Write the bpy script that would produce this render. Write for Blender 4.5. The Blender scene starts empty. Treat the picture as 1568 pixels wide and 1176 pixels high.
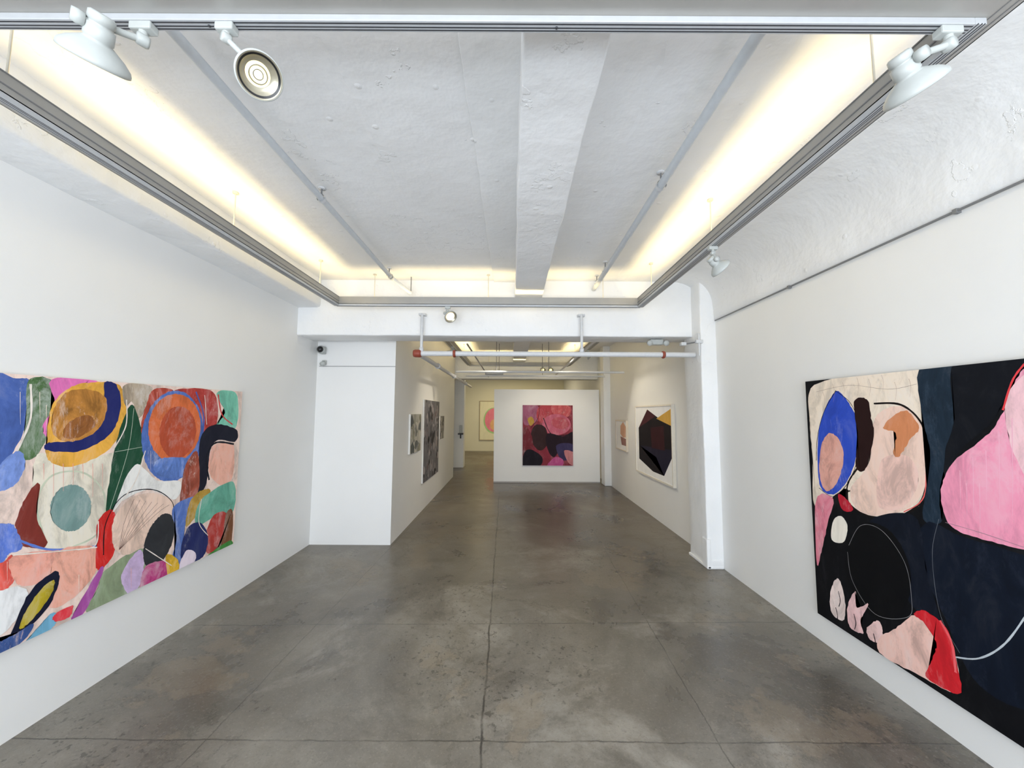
import bpy, bmesh, math, random
from mathutils import Vector, Matrix
from mathutils import noise as mn
random.seed(7)
sc = bpy.context.scene
try:
    sc.view_settings.view_transform = 'Standard'
    sc.view_settings.look = 'None'
    sc.view_settings.exposure = 0.0
except Exception as e:
    print(e)

# ---------------------------------------------------------------- camera
HC = 1.70
PITCH = math.radians(4.34); ROLL = math.radians(0.3)
FPX = 580.0           # focal length for a 1568 px wide frame
cam_d = bpy.data.cameras.new('camera'); cam = bpy.data.objects.new('camera', cam_d)
sc.collection.objects.link(cam); sc.camera = cam
cam_d.sensor_width = 36; cam_d.lens = 36*FPX/1568.0
cam_d.clip_start = 0.02
cam.location = (0, 0, HC)
RM = Matrix.Rotation(math.pi/2+PITCH, 3, 'X') @ Matrix.Rotation(ROLL, 3, 'Z')
cam.rotation_euler = RM.to_euler()

# ---------------------------------------------------------------- colour helpers
def lin(c):
    r = []
    for v in c:
        v = v/255.0
        r.append(v/12.92 if v <= 0.04045 else ((v+0.055)/1.055)**2.4)
    return (r[0], r[1], r[2], 1.0)

def newmat(name):
    m = bpy.data.materials.new(name); m.use_nodes = True
    nt = m.node_tree; b = nt.nodes['Principled BSDF']
    return m, nt, b

_mc = {}
def plain(name, col, rough=0.5, metal=0.0, var=0.04, scale=30, bump=0.0):
    if name in _mc: return _mc[name]
    m, nt, b = newmat(name)
    tc = nt.nodes.new('ShaderNodeTexCoord')
    n = nt.nodes.new('ShaderNodeTexNoise'); n.inputs['Scale'].default_value = scale; n.inputs['Detail'].default_value = 4
    nt.links.new(tc.outputs['Object'], n.inputs['Vector'])
    mx = nt.nodes.new('ShaderNodeMix'); mx.data_type = 'RGBA'
    c = lin(col)
    mx.inputs[6].default_value = tuple(max(0, v*(1-var*2)) for v in c[:3])+(1,)
    mx.inputs[7].default_value = tuple(min(1, v*(1+var*2)) for v in c[:3])+(1,)
    nt.links.new(n.outputs['Fac'], mx.inputs[0]); nt.links.new(mx.outputs[2], b.inputs['Base Color'])
    b.inputs['Roughness'].default_value = rough; b.inputs['Metallic'].default_value = metal
    if bump:
        bp = nt.nodes.new('ShaderNodeBump'); bp.inputs['Strength'].default_value = bump; bp.inputs['Distance'].default_value = 0.01
        nt.links.new(n.outputs['Fac'], bp.inputs['Height']); nt.links.new(bp.outputs[0], b.inputs['Normal'])
    _mc[name] = m
    return m

def emis(name, col, s):
    m, nt, b = newmat(name)
    b.inputs['Base Color'].default_value = lin(col)
    b.inputs['Emission Color'].default_value = lin(col); b.inputs['Emission Strength'].default_value = s
    return m

def plaster(name, col, bump=0.15, fine=18.0, coarse=1.5, crack=False):
    m, nt, b = newmat(name); L = nt.links.new
    tc = nt.nodes.new('ShaderNodeTexCoord')
    n1 = nt.nodes.new('ShaderNodeTexNoise'); n1.inputs['Scale'].default_value = coarse; n1.inputs['Detail'].default_value = 5
    n2 = nt.nodes.new('ShaderNodeTexNoise'); n2.inputs['Scale'].default_value = fine; n2.inputs['Detail'].default_value = 6
    L(tc.outputs['Object'], n1.inputs['Vector']); L(tc.outputs['Object'], n2.inputs['Vector'])
    cr = nt.nodes.new('ShaderNodeValToRGB')
    c = lin(col)
    cr.color_ramp.elements[0].position = 0.3; cr.color_ramp.elements[1].position = 0.7
    cr.color_ramp.elements[0].color = tuple(v*0.95 for v in c[:3])+(1,)
    cr.color_ramp.elements[1].color = c
    L(n1.outputs['Fac'], cr.inputs[0]); L(cr.outputs[0], b.inputs['Base Color'])
    ad = nt.nodes.new('ShaderNodeMath'); ad.operation = 'MULTIPLY_ADD'; ad.inputs[1].default_value = 4.0
    ml = nt.nodes.new('ShaderNodeMath'); ml.operation = 'MULTIPLY'; ml.inputs[1].default_value = 0.45
    L(n2.outputs['Fac'], ml.inputs[0])
    L(n1.outputs['Fac'], ad.inputs[0]); L(ml.outputs[0], ad.inputs[2])
    h = ad.outputs[0]
    if crack:
        def add(h, o):
            a = nt.nodes.new('ShaderNodeMath'); a.operation = 'ADD'; L(h, a.inputs[0]); L(o, a.inputs[1]); return a.outputs[0]
        # isolated trowel patches with sharp rims
        v = nt.nodes.new('ShaderNodeTexNoise'); v.inputs['Scale'].default_value = 2.2; v.inputs['Detail'].default_value = 7; v.inputs['Roughness'].default_value = 0.6
        L(tc.outputs['Object'], v.inputs['Vector'])
        r = nt.nodes.new('ShaderNodeMapRange'); r.inputs[1].default_value = 0.62; r.inputs[2].default_value = 0.63; r.inputs[3].default_value = 0; r.inputs[4].default_value = 0.6
        L(v.outputs['Fac'], r.inputs[0]); h = add(h, r.outputs[0])
        # small blister pimples
        vo = nt.nodes.new('ShaderNodeTexVoronoi'); vo.inputs['Scale'].default_value = 5.0
        L(tc.outputs['Object'], vo.inputs['Vector'])
        r2 = nt.nodes.new('ShaderNodeMapRange'); r2.inputs[1].default_value = 0.04; r2.inputs[2].default_value = 0.10; r2.inputs[3].default_value = 0.5; r2.inputs[4].default_value = 0
        L(vo.outputs['Distance'], r2.inputs[0]); h = add(h, r2.outputs[0])
        # long formwork ridges running down the room, wobbled
        nn = nt.nodes.new('ShaderNodeTexNoise'); nn.inputs['Scale'].default_value = 3.0; nn.inputs['Detail'].default_value = 8
        L(tc.outputs['Object'], nn.inputs['Vector'])
        wob = nt.nodes.new('ShaderNodeVectorMath'); wob.operation = 'MULTIPLY_ADD'; L(nn.outputs['Color'], wob.inputs[0]); wob.inputs[1].default_value = (0.12, 0, 0); L(tc.outputs['Object'], wob.inputs[2])
        sp = nt.nodes.new('ShaderNodeSeparateXYZ'); L(wob.outputs[0], sp.inputs[0])
        for x0, amp in ((-0.78, 0.25), (0.72, 0.4), (1.27, 0.35)):
            s1 = nt.nodes.new('ShaderNodeMath'); s1.operation = 'SUBTRACT'; L(sp.outputs[0], s1.inputs[0]); s1.inputs[1].default_value = x0
            r3 = nt.nodes.new('ShaderNodeMapRange'); r3.inputs[1].default_value = 0.0; r3.inputs[2].default_value = 0.02; r3.inputs[3].default_value = 0; r3.inputs[4].default_value = amp
            L(s1.outputs[0], r3.inputs[0]); h = add(h, r3.outputs[0])
    bp = nt.nodes.new('ShaderNodeBump'); bp.inputs['Strength'].default_value = bump; bp.inputs['Distance'].default_value = 0.02
    L(h, bp.inputs['Height']); L(bp.outputs[0], b.inputs['Normal'])
    b.inputs['Roughness'].default_value = 0.6
    return m

M_wall = plaster('painted_wall', (238, 238, 236), 0.05, 60, 1.0)
M_ceil = plaster('painted_concrete_ceiling', (235, 236, 236), 0.36, 16, 1.6, True)
M_beam = plaster('painted_concrete_beam', (239, 240, 240), 0.34, 22, 2.5, True)
M_back = plaster('warm_wall', (236, 229, 200), 0.06, 60, 1.0)
M_white = plain('white_enamel', (180, 184, 181), 0.4)
M_pipe = plain('painted_pipe', (206, 208, 210), 0.4, bump=0.1)
M_cpipe = plain('painted_ceiling_pipe', (196, 201, 205), 0.4, bump=0.1)
M_alu = plain('aluminium_channel', (166, 164, 159), 0.38, 0.3, 0.05, 8)
M_track = plain('white_track', (186, 189, 192), 0.35, 0.15)
M_slot = plain('track_slot', (52, 54, 58), 0.5)
M_rod = plain('hanger_rod', (205, 200, 185), 0.4)
M_rust = plain('red_coupling', (140, 62, 44), 0.5)
M_dark = plain('dark_plastic', (28, 28, 30), 0.3)
M_wire = plain('conduit_grey', (120, 121, 122), 0.4)
M_lens = emis('lamp_lens', (255, 236, 160), 1.6)
M_lensc = emis('lamp_led', (255, 250, 190), 4.0)
M_lensoff = emis('lamp_lens_dim', (255, 236, 200), 1.0)
M_reflect = plain('lamp_reflector', (170, 164, 146), 0.3, 0.6)

# ---------------------------------------------------------------- mesh builder
class B:
    def __init__(s): s.bm = bmesh.new(); s.mats = []
    def mi(s, m):
        if m not in s.mats: s.mats.append(m)
        return s.mats.index(m)
    def box(s, x0, x1, y0, y1, z0, z1, m, bevel=0.0):
        r = bmesh.ops.create_cube(s.bm, size=1.0)
        vs = r['verts']
        for v in vs:
            v.co = Vector(((x0+x1)/2+v.co.x*(x1-x0), (y0+y1)/2+v.co.y*(y1-y0), (z0+z1)/2+v.co.z*(z1-z0)))
        fs = set(f for v in vs for f in v.link_faces)
        i = s.mi(m)
        for f in fs: f.material_index = i
        if bevel:
            es = list(set(e for v in vs for e in v.link_edges))
            rb = bmesh.ops.bevel(s.bm, geom=es, offset=bevel, segments=2, affect='EDGES', profile=0.5)
            for f in rb['faces']: f.material_index = i
    def lathe(s, prof, origin, axis, m, seg=40, smooth=True, mats=None):
        ax = Vector(axis).normalized(); q = Vector((0, 0, 1)).rotation_difference(ax).to_matrix()
        o = Vector(origin); rings = []
        for (r, h) in prof:
            if r < 1e-6: rings.append([s.bm.verts.new(o+q@Vector((0, 0, h)))])
            else: rings.append([s.bm.verts.new(o+q@Vector((r*math.cos(2*math.pi*k/seg), r*math.sin(2*math.pi*k/seg), h))) for k in range(seg)])
        for j in range(len(rings)-1):
            a, b = rings[j], rings[j+1]
            i = s.mi(mats[j] if mats else m)
            for k in range(seg):
                k2 = (k+1) % seg
                try:
                    if len(a) == 1 and len(b) == 1: continue
                    if len(a) == 1: f = s.bm.faces.new((a[0], b[k2], b[k]))
                    elif len(b) == 1: f = s.bm.faces.new((a[k], a[k2], b[0]))
                    else: f = s.bm.faces.new((a[k], a[k2], b[k2], b[k]))
                    f.material_index = i; f.smooth = smooth
                except ValueError: pass
    def cyl(s, p0, p1, r, m, seg=16):
        p0 = Vector(p0); p1 = Vector(p1); d = p1-p0
        s.lathe([(0, 0), (r, 0), (r, 0.0001), (r, d.length-0.0001), (r, d.length), (0, d.length)], p0, d, m, seg)
    def fin(s, name, normals=True):
        if normals: bmesh.ops.recalc_face_normals(s.bm, faces=s.bm.faces[:])
        me = bpy.data.meshes.new(name); s.bm.to_mesh(me); s.bm.free()
        for m in s.mats: me.materials.append(m)
        o = bpy.data.objects.new(name, me); sc.collection.objects.link(o); return o

def boxobj(name, *a, bevel=0.0):
    b = B(); b.box(*a, bevel=bevel); return b.fin(name)

# ---------------------------------------------------------------- dimensions
XL, XR = -2.59, 2.34
XB = -1.55          # corridor wall plane
CEIL = 3.30
YF, YE = -1.4, 17.0

# floor -----------------------------------------------------------
def floor_mat():
    m, nt, b = newmat('worn_concrete_floor'); L = nt.links.new; N = nt.nodes.new
    tc = N('ShaderNodeTexCoord')
    sep = N('ShaderNodeSeparateXYZ'); L(tc.outputs['Object'], sep.inputs[0])
    def noise(sc_, det=6, rough=0.6, dist=0.0, off=0.0):
        mp = N('ShaderNodeMapping'); mp.inputs['Location'].default_value = (off, off*1.7, off*0.3)
        L(tc.outputs['Object'], mp.inputs[0])
        n = N('ShaderNodeTexNoise'); n.inputs['Scale'].default_value = sc_; n.inputs['Detail'].default_value = det
        n.inputs['Roughness'].default_value = rough; n.inputs['Distortion'].default_value = dist
        L(mp.outputs[0], n.inputs['Vector']); return n.outputs['Fac']
    def rng(x, a, b_, c=0, d=1):
        r = N('ShaderNodeMapRange'); r.inputs[1].default_value = a; r.inputs[2].default_value = b_; r.inputs[3].default_value = c; r.inputs[4].default_value = d
        L(x, r.inputs[0]); return r.outputs[0]
    def math_(op, a, b_=None, c=None):
        n = N('ShaderNodeMath'); n.operation = op
        for i, v in enumerate((a, b_, c)):
            if v is None: continue
            if isinstance(v, (int, float)): n.inputs[i].default_value = v
            else: L(v, n.inputs[i])
        return n.outputs[0]
    def mix(fac, a, b_):
        x = N('ShaderNodeMix'); x.data_type = 'RGBA'
        if isinstance(fac, (int, float)): x.inputs[0].default_value = fac
        else: L(fac, x.inputs[0])
        for i, v in ((6, a), (7, b_)):
            if isinstance(v, tuple): x.inputs[i].default_value = v
            else: L(v, x.inputs[i])
        return x.outputs[2]
    MU = lambda a, k: math_('MULTIPLY', a, k)
    big = noise(0.6, 9, 0.64, 0.5); mid = noise(3.0, 11, 0.72, 0.2, 4.0); fine = noise(60, 6, 0.75); gr = noise(26, 4, 0.65, 0, 2.0)
    col = mix(rng(big, 0.38, 0.62), lin((94, 90, 83)), lin((146, 141, 131)))
    col = mix(MU(rng(mid, 0.40, 0.60), 0.45), col, lin((103, 96, 85)))
    # dark scuffs and pale worn areas
    col = mix(MU(rng(noise(1.1, 10, 0.70, 0.4, 9.0), 0.53, 0.66), 0.6), col, lin((74, 70, 63)))
    col = mix(MU(rng(noise(1.0, 11, 0.72, 0.4, 15.0), 0.54, 0.66), 0.6), col, lin((166, 161, 151)))
    # tan skim-coat repairs
    tan = noise(0.75, 8, 0.66, 0.2, 23.0)
    col = mix(MU(rng(tan, 0.575, 0.60), 0.35), col, lin((140, 126, 106)))
    col = mix(MU(rng(math_('ABSOLUTE', math_('SUBTRACT', tan, 0.578)), 0.0, 0.004, 1, 0), 0.35), col, lin((66, 61, 54)))
    # further back the slab is browner
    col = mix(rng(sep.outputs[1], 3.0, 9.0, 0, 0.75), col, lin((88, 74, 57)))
    # grit: light aggregate and dark pits
    col = mix(MU(rng(fine, 0.55, 0.63), 0.25), col, lin((166, 160, 149)))
    col = mix(MU(rng(noise(95, 4, 0.7, 0, 3.0), 0.57, 0.65), 0.3), col, lin((62, 58, 52)))
    worn = rng(noise(0.9, 5, 0.65, 0.0, 31.0), 0.50, 0.58)
    pits = MU(rng(gr, 0.59, 0.63), MU(worn, 0.6))
    col = mix(pits, col, lin((62, 58, 53)))
    # hairline cracks
    wob = N('ShaderNodeVectorMath'); wob.operation = 'MULTIPLY_ADD'
    nn = N('ShaderNodeTexNoise'); nn.inputs['Scale'].default_value = 3.5; nn.inputs['Detail'].default_value = 9; nn.inputs['Roughness'].default_value = 0.75
    L(tc.outputs['Object'], nn.inputs['Vector']); L(nn.outputs['Color'], wob.inputs[0]); wob.inputs[1].default_value = (0.5, 0.5, 0); L(tc.outputs['Object'], wob.inputs[2])
    vo = N('ShaderNodeTexVoronoi'); vo.feature = 'DISTANCE_TO_EDGE'; vo.inputs['Scale'].default_value = 1.0
    L(wob.outputs[0], vo.inputs['Vector'])
    ck = MU(rng(vo.outputs[0], 0.0, 0.007, 1, 0), rng(noise(0.8, 2, 0.5, 0, 6.0), 0.46, 0.54))
    col = mix(MU(ck, 0.5), col, lin((58, 54, 48)))
    # control joints
    w1 = MU(math_('SUBTRACT', noise(3, 9, 0.7), 0.5), 0.05)
    brk = rng(noise(2.2, 5, 0.7, 0, 12.0), 0.40, 0.55, 0.35, 1)
    def joint(axis, c, slope=0.0, w=0.006, k=1.0):
        a, o = (sep.outputs[0], sep.outputs[1]) if axis == 'x' else (sep.outputs[1], sep.outputs[0])
        d = math_('SUBTRACT', math_('ADD', a, w1), math_('MULTIPLY_ADD', o, slope, c))
        return MU(rng(math_('ABSOLUTE', d), w*0.3, w, 1, 0), k)
    js = None
    for j in (joint('x', -0.11, -0.018, 0.009), joint('x', 1.02, 0.03, 0.005, 0.8), joint('x', -1.62, 0.02, 0.005, 0.7), joint('y', 2.1, 0.0, 0.006, 0.8), joint('y', 3.2, 0.02, 0.006, 0.8), joint('y', 5.3, 0, 0.008, 0.5), joint('y', 7.2, 0, 0.008, 0.5)):
        js = j if js is None else math_('MAXIMUM', js, j)
    js = MU(js, brk)
    col = mix(MU(js, 0.85), col, lin((48, 45, 41)))
    L(col, b.inputs['Base Color'])
    L(rng(big, 0.38, 0.62, 0.24, 0.44), b.inputs['Roughness'])
    bp = N('ShaderNodeBump'); bp.inputs['Strength'].default_value = 0.18; bp.inputs['Distance'].default_value = 0.008
    hh = math_('SUBTRACT', math_('ADD', MU(mid, 0.6), MU(fine, 0.1)), math_('ADD', js, pits))
    L(hh, bp.inputs['Height']); L(bp.outputs[0], b.inputs['Normal'])
    return m
boxobj('floor', XL-1.6, XR+0.1, YF-0.1, YE+0.2, -0.1, 0.0, floor_mat())
boxobj('ceiling', XL-1.6, XR+0.1, YF-0.1, YE+0.2, CEIL, CEIL+0.1, M_ceil)
boxobj('wall_left', XL-0.12, XL, YF, 5.0, 0, CEIL, M_wall)
boxobj('wall_right', XR, XR+0.12, YF, YE, 0, CEIL, M_wall)
boxobj('wall_corridor', XL-0.12, XB, 5.0, 10.2, 0, CEIL, M_wall)
boxobj('wall_recess', XL-0.12, -1.80, 10.2, 12.2, 0, CEIL, M_wall)
boxobj('wall_side_room', XL-1.5, XL-1.4, 12.2, YE, 0, CEIL, M_back)
boxobj('wall_back', XL-1.5, XR, YE, YE+0.12, 0, CEIL, M_back)
# storefront wall behind the viewer with a wide window
b = B()
b.box(XL, XR, YF-0.12, YF, 0, 0.25, M_wall); b.box(XL, XR, YF-0.12, YF, 2.95, CEIL, M_wall)
b.box(XL, XL+0.12, YF-0.12, YF, 0.25, 2.95, M_wall); b.box(XR-0.12, XR, YF-0.12, YF, 0.25, 2.95, M_wall)
b.fin('wall_front')
b = B()
for x in (XL+0.12, -0.9, 0.75, XR-0.17): b.box(x, x+0.05, YF-0.09, YF-0.03, 0.25, 2.95, M_dark)
b.box(XL+0.12, XR-0.12, YF-0.09, YF-0.03, 0.25, 0.3, M_dark); b.box(XL+0.12, XR-0.12, YF-0.09, YF-0.03, 2.9, 2.95, M_dark)
b.fin('window_1')
boxobj('trim_1', -2.56, XB+0.002, 4.994, 5.0, 2.30, 2.306, M_wire)

# ---- concrete beams
def jitter(bm, amp):
    for v in bm.verts:
        v.co += mn.noise_vector(v.co*2.3)*amp + mn.noise_vector(v.co*9)*amp*0.4
def rough(o, amp=0.008, seglen=0.10, bev=0.025, segs=3):
    bm = bmesh.new(); bm.from_mesh(o.data)
    bmesh.ops.bevel(bm, geom=bm.edges[:], offset=bev, segments=segs, affect='EDGES', profile=0.5)
    for ax in range(3):
        lo = min(v.co[ax] for v in bm.verts); hi = max(v.co[ax] for v in bm.verts)
        n = int((hi-lo)/seglen)
        for k in range(1, n):
            p = Vector((0, 0, 0)); p[ax] = lo+(hi-lo)*k/n; nn = Vector((0, 0, 0)); nn[ax] = 1
            bmesh.ops.bisect_plane(bm, geom=bm.verts[:]+bm.edges[:]+bm.faces[:], plane_co=p, plane_no=nn)
    jitter(bm, amp)
    for f in bm.faces: f.smooth = True
    bm.to_mesh(o.data); bm.free()
    return o
rough(boxobj('ceiling_beam', 0.03, 0.36, YF, 4.52, 3.09, CEIL+0.06, M_beam), 0.009, bev=0.012, seglen=0.07)
rough(boxobj('ceiling_beam', XL-0.05, -2.32, YF, 4.55, 2.96, CEIL+0.06, M_beam), 0.006, bev=0.03)
rough(boxobj('ceiling_beam', XL-0.05, XR+0.04, 4.50, 4.88, 2.62, CEIL+0.06, M_beam), 0.005, bev=0.015)
rough(boxobj('ceiling_beam', 0.03, 0.36, 4.86, 10.32, 3.09, CEIL+0.06, M_beam), bev=0.015)
rough(boxobj('ceiling_beam', XL+0.8, XR+0.04, 10.3, 10.7, 2.62, CEIL+0.06, M_beam), 0.006, bev=0.015)
rough(boxobj('column', 2.165, XR+0.04, 4.30, 4.72, 0, CEIL+0.04, M_beam), 0.007, bev=0.015)
rough(boxobj('column', 2.18, XR+0.04, 9.0, 9.35, 0, CEIL+0.04, M_beam), 0.006, bev=0.015)
boxobj('column', -1.82, -1.5, 11.9, 12.25, 0, CEIL, M_wall)
# plaster cove between right wall and slab, starting just above the conduit
prof = [(2.338, 2.775), (2.326, 2.785), (2.322, 2.86), (2.318, 2.92)]
for k in range(11):
    a = k/10*math.pi/2
    prof.append((1.94+0.375*math.cos(a), 2.95+0.345*math.sin(a)))
prof.append((1.90, CEIL+0.01))
bm = bmesh.new(); rows = []
ny = 60
for j in range(ny+1):
    y = YF+(4.52-YF)*j/ny
    rows.append([bm.verts.new((x, y, z)) for x, z in prof])
for j in range(ny):
    for k in range(len(prof)-1):
        f = bm.faces.new((rows[j][k], rows[j+1][k], rows[j+1][k+1], rows[j][k+1])); f.smooth = True
for v in bm.verts:
    if v.co.z > 2.8: v.co += mn.noise_vector(v.co*2.0)*0.008+mn.noise_vector(v.co*7)*0.003
bmesh.ops.recalc_face_normals(bm, faces=bm.faces[:])
me = bpy.data.meshes.new('trim_3'); bm.to_mesh(me); bm.free(); me.materials.append(M_beam)
o = bpy.data.objects.new('trim_3', me); sc.collection.objects.link(o)
# shallow step left by formwork in the slab, with a ragged seam
rough(boxobj('trim_2', -0.23, 0.04, YF, 4.52, CEIL-0.018, CEIL+0.03, M_ceil), 0.012, bev=0.004, seglen=0.06)
# ragged plaster foot of pilaster
b = B(); b.box(2.15, 2.335, 4.285, 4.73, 0, 0.035, M_beam, 0.01); b.box(2.152, 2.2, 4.285, 4.40, 0.0, 0.32, M_beam, 0.012); b.box(2.155, 2.335, 4.288, 4.32, 0.0, 0.10, M_beam, 0.012)
b.fin('baseboard_column')

# ---- free standing partition
boxobj('wall_partition', -0.44, 2.165, 9.4, 9.55, 0.0, 2.28, M_wall)
boxobj('baseboard_partition', -0.44, 2.165, 9.394, 9.4, 0.0, 0.03, plain('grey_base', (170, 168, 165), 0.5))

# ---------------------------------------------------------------- suspended light troughs
def trough(name, x0, x1, y0, y1, z, w=0.09, h=0.085, rods=()):
    """rectangular ring; x0..y1 = inner perimeter"""
    b = B(); t = 0.004
    X0, X1, Y0, Y1 = x0-w, x1+w, y0-w, y1+w
    b.box(X0, x0, Y0, Y1, z, z+t, M_alu); b.box(x1, X1, Y0, Y1, z, z+t, M_alu)
    b.box(x0, x1, Y0, y0, z, z+t, M_alu); b.box(x0, x1, y1, Y1, z, z+t, M_alu)
    b.box(X0, X0+t, Y0, Y1, z, z+h, M_alu); b.box(X1-t, X1, Y0, Y1, z, z+h, M_alu)
    b.box(X0, X1, Y0, Y0+t, z, z+h, M_alu); b.box(X0, X1, Y1-t, Y1, z, z+h, M_alu)
    b.box(x0-t, x0, y0-t, y1+t, z, z+h, M_alu); b.box(x1, x1+t, y0-t, y1+t, z, z+h, M_alu)
    b.box(x0, x1, y0-t, y0, z, z+h, M_alu); b.box(x0, x1, y1, y1+t, z, z+h, M_alu)
    for zz in (z+h-0.006, z+0.03):
        b.box(x0, x0+0.003, y0, y1, zz, zz+0.005, M_wire); b.box(x1-0.003, x1, y0, y1, zz, zz+0.005, M_wire)
    tw, th = 0.036, 0.022
    for (a0, a1, c0, c1, al) in ((x0-tw, x0, y0-tw, y1+tw, 'y'), (x1, x1+tw, y0-tw, y1+tw, 'y'), (x0, x1, y0-tw, y0, 'x'), (x0, x1, y1, y1+tw, 'x')):
        b.box(a0, a1, c0, c1, z-th, z, M_track, 0.002)
        for k in (0.18, 0.5, 0.75):
            if al == 'y': b.box(a0+tw*k, a0+tw*k+0.0035, c0, c1, z-th-0.0008, z-th+0.002, M_slot)
            else: b.box(a0, a1, c0+tw*k, c0+tw*k+0.0035, z-th-0.0008, z-th+0.002, M_slot)
    for k in (0.02, 0.045):
        b.box(X0+k, X0+k+0.002, Y0, Y1, z-0.002, z, M_wire); b.box(X1-k, X1-k+0.002, Y0, Y1, z-0.002, z, M_wire)
    for k in (0.3, 0.62):
        xx = x0+(x1-x0)*k
        b.cyl((xx, y0-tw*0.5, z-th-0.003), (xx, y0-tw*0.5, z-th+0.001), 0.004, M_slot, 10)
    for (rx, ry) in rods:
        b.cyl((rx, ry, z+0.004), (rx, ry, CEIL-0.0005), 0.0045, M_rod, 8)
        b.box(rx-0.012, rx+0.012, ry-0.012, ry+0.012, z+h-0.02, z+h+0.004, M_rod)
        b.cyl((rx, ry, CEIL-0.012), (rx, ry, CEIL-0.0005), 0.02, M_rod, 12)
    return b.fin(name)
TZ = 2.93
rods = [(-2.03, y) for y in (1.42, 2.66, 3.9)]+[(1.475, y) for y in (1.45, 2.72, 3.93)]+[(x, 4.30) for x in (-1.6, -0.28, 1.05)]
trough('light_trough', -1.98, 1.43, 1.12, 4.24, TZ, rods=rods)
rods2 = [(x, y) for x in (-1.13, 1.475) for y in (5.6, 7.2, 8.8)]+[(x, 9.84) for x in (-0.6, 0.9)]
trough('light_trough', -1.08, 1.43, 5.4, 9.8, TZ, rods=rods2)
def area(name, loc, sx, sy, power, col, rot=(0, 0, 0)):
    d = bpy.data.lights.new(name, 'AREA'); d.shape = 'RECTANGLE'; d.size = sx; d.size_y = sy; d.energy = power; d.color = col
    o = bpy.data.objects.new(name, d); o.location = loc; o.rotation_euler = rot; sc.collection.objects.link(o); return o
UP = (math.pi, 0, 0)
WARM = (1.0, 0.77, 0.38)
area('trough_light', (-2.025, 2.80, TZ+0.012), 0.05, 2.7, 13, WARM, (math.pi, math.radians(-14), 0))
area('trough_light', (1.475, 2.80, TZ+0.012), 0.05, 2.7, 13, WARM, (math.pi, math.radians(14), 0))
area('trough_light', (-0.3, 4.285, TZ+0.012), 3.1, 0.05, 8.5, WARM, UP)
area('trough_light', (-1.125, 7.6, TZ+0.02), 0.05, 4.2, 24, WARM, UP)
area('trough_light', (1.475, 7.6, TZ+0.02), 0.05, 4.2, 24, WARM, UP)
area('trough_light', (0.2, 9.845, TZ+0.02), 2.3, 0.05, 9, WARM, UP)

# ---------------------------------------------------------------- pipes
b = B()
b.cyl((-1.37, YF, 3.22), (-1.37, 4.2, 3.22), 0.022, M_cpipe)
b.lathe([(0.030, 0), (0.030, 0.05)], (-1.37, 4.15, 3.22), (0, 1, 0), M_cpipe)
b.cyl((-1.37, 4.2, 3.22), (-1.2, 4.38, 3.10), 0.022, M_cpipe)
for y in (1.0, 2.6, 4.1):
    b.cyl((-1.37, y, 3.2), (-1.37, y, CEIL-0.001), 0.006, M_wire, 8); b.cyl((-1.37, y, CEIL-0.01), (-1.37, y, CEIL-0.001), 0.025, M_pipe, 12)
    b.lathe([(0.029, 0), (0.029, 0.025)], (-1.37, y-0.012, 3.22), (0, 1, 0), M_pipe)
b.cyl((-1.2, 4.38, 3.12), (-1.2, 4.38, CEIL-0.001), 0.006, M_wire, 8)
b.fin('ceiling_pipe')
b = B()
b.cyl((0.98, 1.16, 3.22), (0.98, 4.46, 3.19), 0.026, M_cpipe)
b.cyl((0.98, YF, 3.22), (0.98, 1.16, 3.22), 0.014, M_cpipe)
b.lathe([(0.0, 0), (0.038, 0), (0.038, 0.06), (0.0, 0.06)], (0.98, 1.14, 3.22), (0, 1, 0), M_pipe)
b.lathe([(0.0, 0), (0.036, 0), (0.036, 0.03), (0.0, 0.03)], (0.98, 1.30, 3.22), (0, 1, 0), M_pipe)
for y in (2.4, 3.9, 4.3):
    b.cyl((0.98, y, 3.2), (0.98, y, CEIL-0.001), 0.006, M_wire, 8); b.cyl((0.98, y, CEIL-0.01), (0.98, y, CEIL-0.001), 0.025, M_pipe, 12)
    b.lathe([(0.033, 0), (0.033, 0.025)], (0.98, y-0.012, 3.205), (0, 1, 0), M_pipe)
b.fin('ceiling_pipe')
# sprinkler main
b = B(); PZ = 2.39; PY = 4.42
b.cyl((-1.13, PY, PZ), (2.15, PY, PZ), 0.030, M_pipe, 20)
b.cyl((-1.07, PY, PZ), (-1.07, PY, TZ-0.06), 0.017, M_pipe); b.cyl((0.82, PY, PZ), (0.82, PY, TZ-0.06), 0.017, M_pipe)
for x in (-1.07, 0.82):
    b.lathe([(0, 0), (0.026, 0), (0.026, 0.05), (0, 0.05)], (x, PY, PZ+0.02), (0, 0, 1), M_pipe)
    b.box(x-0.04, x+0.04, PY-0.01, 4.49, TZ-0.08, TZ-0.06, M_pipe)
for x in (-0.68, 1.78):
    b.lathe([(0, 0), (0.04, 0), (0.045, 0.012), (0.04, 0.03), (0, 0.03)], (x-0.015, PY, PZ), (1, 0, 0), M_rust)
b.lathe([(0, 0), (0.04, 0), (0.046, 0.02), (0.046, 0.07), (0.04, 0.09), (0, 0.09)], (-1.16, PY, PZ), (1, 0, 0), M_rust)
b.lathe([(0, 0), (0.04, 0), (0.04, 0.05), (0, 0.05)], (-1.11, PY, PZ), (0, 1, 0), M_rust)
b.cyl((-1.11, PY, PZ), (-1.11, 10.2, PZ), 0.030, M_pipe, 20)
for y in (5.6, 7.2, 9.0):
    b.lathe([(0, 0), (0.042, 0), (0.042, 0.05), (0, 0.05)], (-1.11, y, PZ), (0, 1, 0), M_pipe)
b.fin('sprinkler_pipe')
b = B()
b.cyl((-1.07, 7.2, PZ+0.09), (2.14, 7.2, PZ+0.09), 0.022, M_pipe)
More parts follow.
